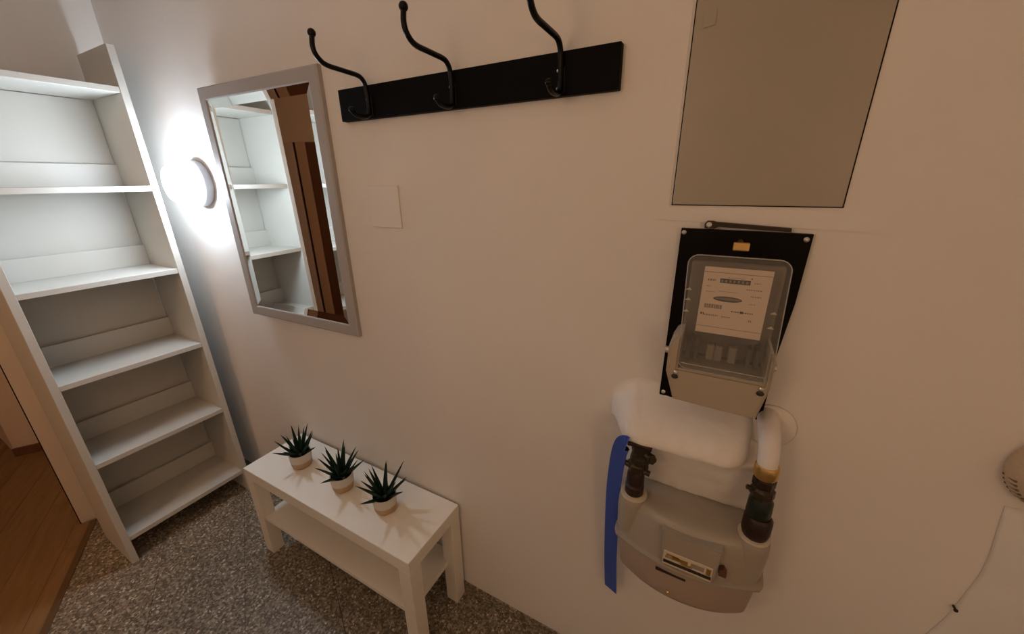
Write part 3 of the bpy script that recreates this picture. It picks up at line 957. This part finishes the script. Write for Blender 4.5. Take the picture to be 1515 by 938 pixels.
def plant(loc, seed, label, tall, rot):
    rnd = random.Random(seed)
    t = thing('potted_plant', label, 'plant', loc, 'artificial spiky plants in a row on the bench')
    bm = NB()
    lathe(bm, [(0.030, 0.0), (0.035, 0.002), (0.0385, 0.012), (0.0410, 0.034), (0.0420, 0.060), (0.0415, 0.0655), (0.0385, 0.0655), (0.0375, 0.058), (0.020, 0.057)], (0, 0, 0), 'z', 36)
    obj('pot', bm, 'pot', t, smooth=50)
    bm = NB(); lathe(bm, [(0.0378, 0.055), (0.0378, 0.0585), (0.02, 0.0600), (0.008, 0.061)], (0, 0, 0), 'z', 24); obj('soil', bm, 'soil', t, smooth=60)
    specs = []
    for k in range(6): specs.append((0.120*tall, 0.0150, 0.008, rot+k*2*PI/6+rnd.uniform(-.3, .3), D(rnd.uniform(68, 84)), D(rnd.uniform(-8, 6))))
    for k in range(9): specs.append((0.114*tall, 0.0160, 0.014, rot+.5+k*2*PI/9+rnd.uniform(-.25, .25), D(rnd.uniform(48, 64)), D(rnd.uniform(-12, 8))))
    for k in range(5): specs.append((0.096*tall, 0.0160, 0.018, rot+.2+k*2*PI/5+rnd.uniform(-.4, .4), D(rnd.uniform(26, 42)), D(rnd.uniform(-10, 12))))
    for k in range(6): specs.append((0.050*tall, 0.0140, 0.016, rot+k*2*PI/6+rnd.uniform(-.3, .3), D(rnd.uniform(50, 75)), 0))
    for ln, wd, br, az, el, cv in specs:
        ln *= rnd.uniform(0.86, 1.12)
        obj('leaf', leaf_bm(ln, wd, (br*math.cos(az), br*math.sin(az), 0.058), az, el, cv, 0), 'leaf', t, smooth=30)
    return t
plant((-0.386, -0.141, 0.45), 3, 'spiky green plant in two-tone pot nearest the bookcase, first of three', 0.90, 0.2)
plant((-0.127, -0.147, 0.45), 11, 'spiky green plant in two-tone pot, middle one of the three on the bench', 0.98, 0.5)
plant((0.094, -0.145, 0.45), 23, 'spiky green plant in two-tone pot farthest from the bookcase on the bench', 0.97, 0.9)

# ------------------------------------------------------------------ right edge: ribbed cap and hanging cloth
rc = thing('round_cap', 'round cream ribbed cap on the wall at the right edge of the photo', 'cap', (0, 0, 0))
cc_ = (1.556, 0.0, 1.094)
bm = NB(); lathe(bm, [(0.068, 0.0), (0.070, 0.012), (0.066, 0.026), (0.056, 0.034), (0.046, 0.030), (0.040, 0.030), (0.030, 0.034), (0.010, 0.036)], cc_, '-y', 48); cd = obj('cap_disc', bm, 'cap', rc, smooth=40)
for k in range(48):
    a = 2*PI*k/48
    bm = NB()
    c0 = Vector((cc_[0]+0.0690*math.cos(a), -0.006, cc_[2]+0.0690*math.sin(a)))
    c1 = Vector((cc_[0]+0.0640*math.cos(a), -0.029, cc_[2]+0.0640*math.sin(a)))
    tube(bm, [c0, c1], 0.0021, 6, 0)
    obj('rib', bm, 'rib' if 190 < math.degrees(a) < 255 else 'cap', rc)
bm = NB()
nx, nz = 26, 34
grid = []
for i in range(nx+1):
    row = []
    for k in range(nz+1):
        s, t = i/nx, k/nz
        z = 1.010-0.62*t
        x = 1.512+0.012*math.sin(t*7)+0.006*noise.noise(Vector((t*6, 1, 2)))+s*(0.14+0.12*t)
        edge = (min(1, s*2.4)**1.6)*min(1, (1-s)*5+0.0)*min(1, t*6)
        y = -0.0014-edge*(0.030+0.018*math.sin(s*9+t*3)+0.020*noise.noise(Vector((s*3, t*4, 0.7))))*min(1, 0.25+t*3)
        row.append(bm.verts.new((x, min(y, -0.0014), z)))
    grid.append(row)
for i in range(nx):
    for k in range(nz):
        bm.faces.new((grid[i][k], grid[i+1][k], grid[i+1][k+1], grid[i][k+1]))
bmesh.ops.recalc_face_normals(bm, faces=bm.faces)
ct = obj('hanging_cloth', bm, 'cloth', smooth=180)
md = ct.modifiers.new('thickness', 'SOLIDIFY'); md.thickness = 0.0008
ct['label'] = 'pale grey-white cloth hanging on the wall at the lower right corner'
ct['category'] = 'cloth'
bm = NB(); lathe(bm, [(0.0020, 0.0), (0.002, 0.010), (0.0036, 0.0105), (0.003, 0.0125)], (1.515, 0.0, 0.760), '-y', 12)
nl = obj('wall_nail', bm, 'valvered')
nl['label'] = 'small dark nail in the wall left of the pale cloth'
nl['category'] = 'nail'

# ------------------------------------------------------------------ hall lamp and two added fill globes (outside the frame)
def globe(name, label, loc, r, material, zc):
    t = thing(name, label, 'lamp', (loc[0], loc[1], H))
    bm = NB(); lathe(bm, [(0.05, -0.03), (0.06, -0.02), (0.06, 0.0)], (0, 0, 0), 'z', 24); obj('canopy', bm, 'lampbase', t)
    bm = NB(); tube(bm, [(0, 0, -0.02), (0, 0, zc+r-H+0.01)], 0.003, 8, 0); obj('cord', bm, 'lampbase', t)
    bm = NB(); ball(bm, (0, 0, zc-H), r, u=24, v=16); obj('globe', bm, material, t, smooth=180)
globe('hanging_globe', 'large warm lit paper globe hanging in the hall nearer the bookcase', (0.45, -1.42), 0.17, 'globe', 1.85)
globe('hanging_globe', 'added warm fill globe hanging in the hall away from the bookcase', (1.95, -1.65), 0.17, 'globe', 1.45)  # second globe added to even out the warm light on the right
rl = un(0.75, -2.15)
globe('hanging_globe', 'added warm fill globe hanging in the room beyond the doorway', rl, 0.12, 'room_fill', 2.25)  # added unseen source that brightens the room reflected in the mirror
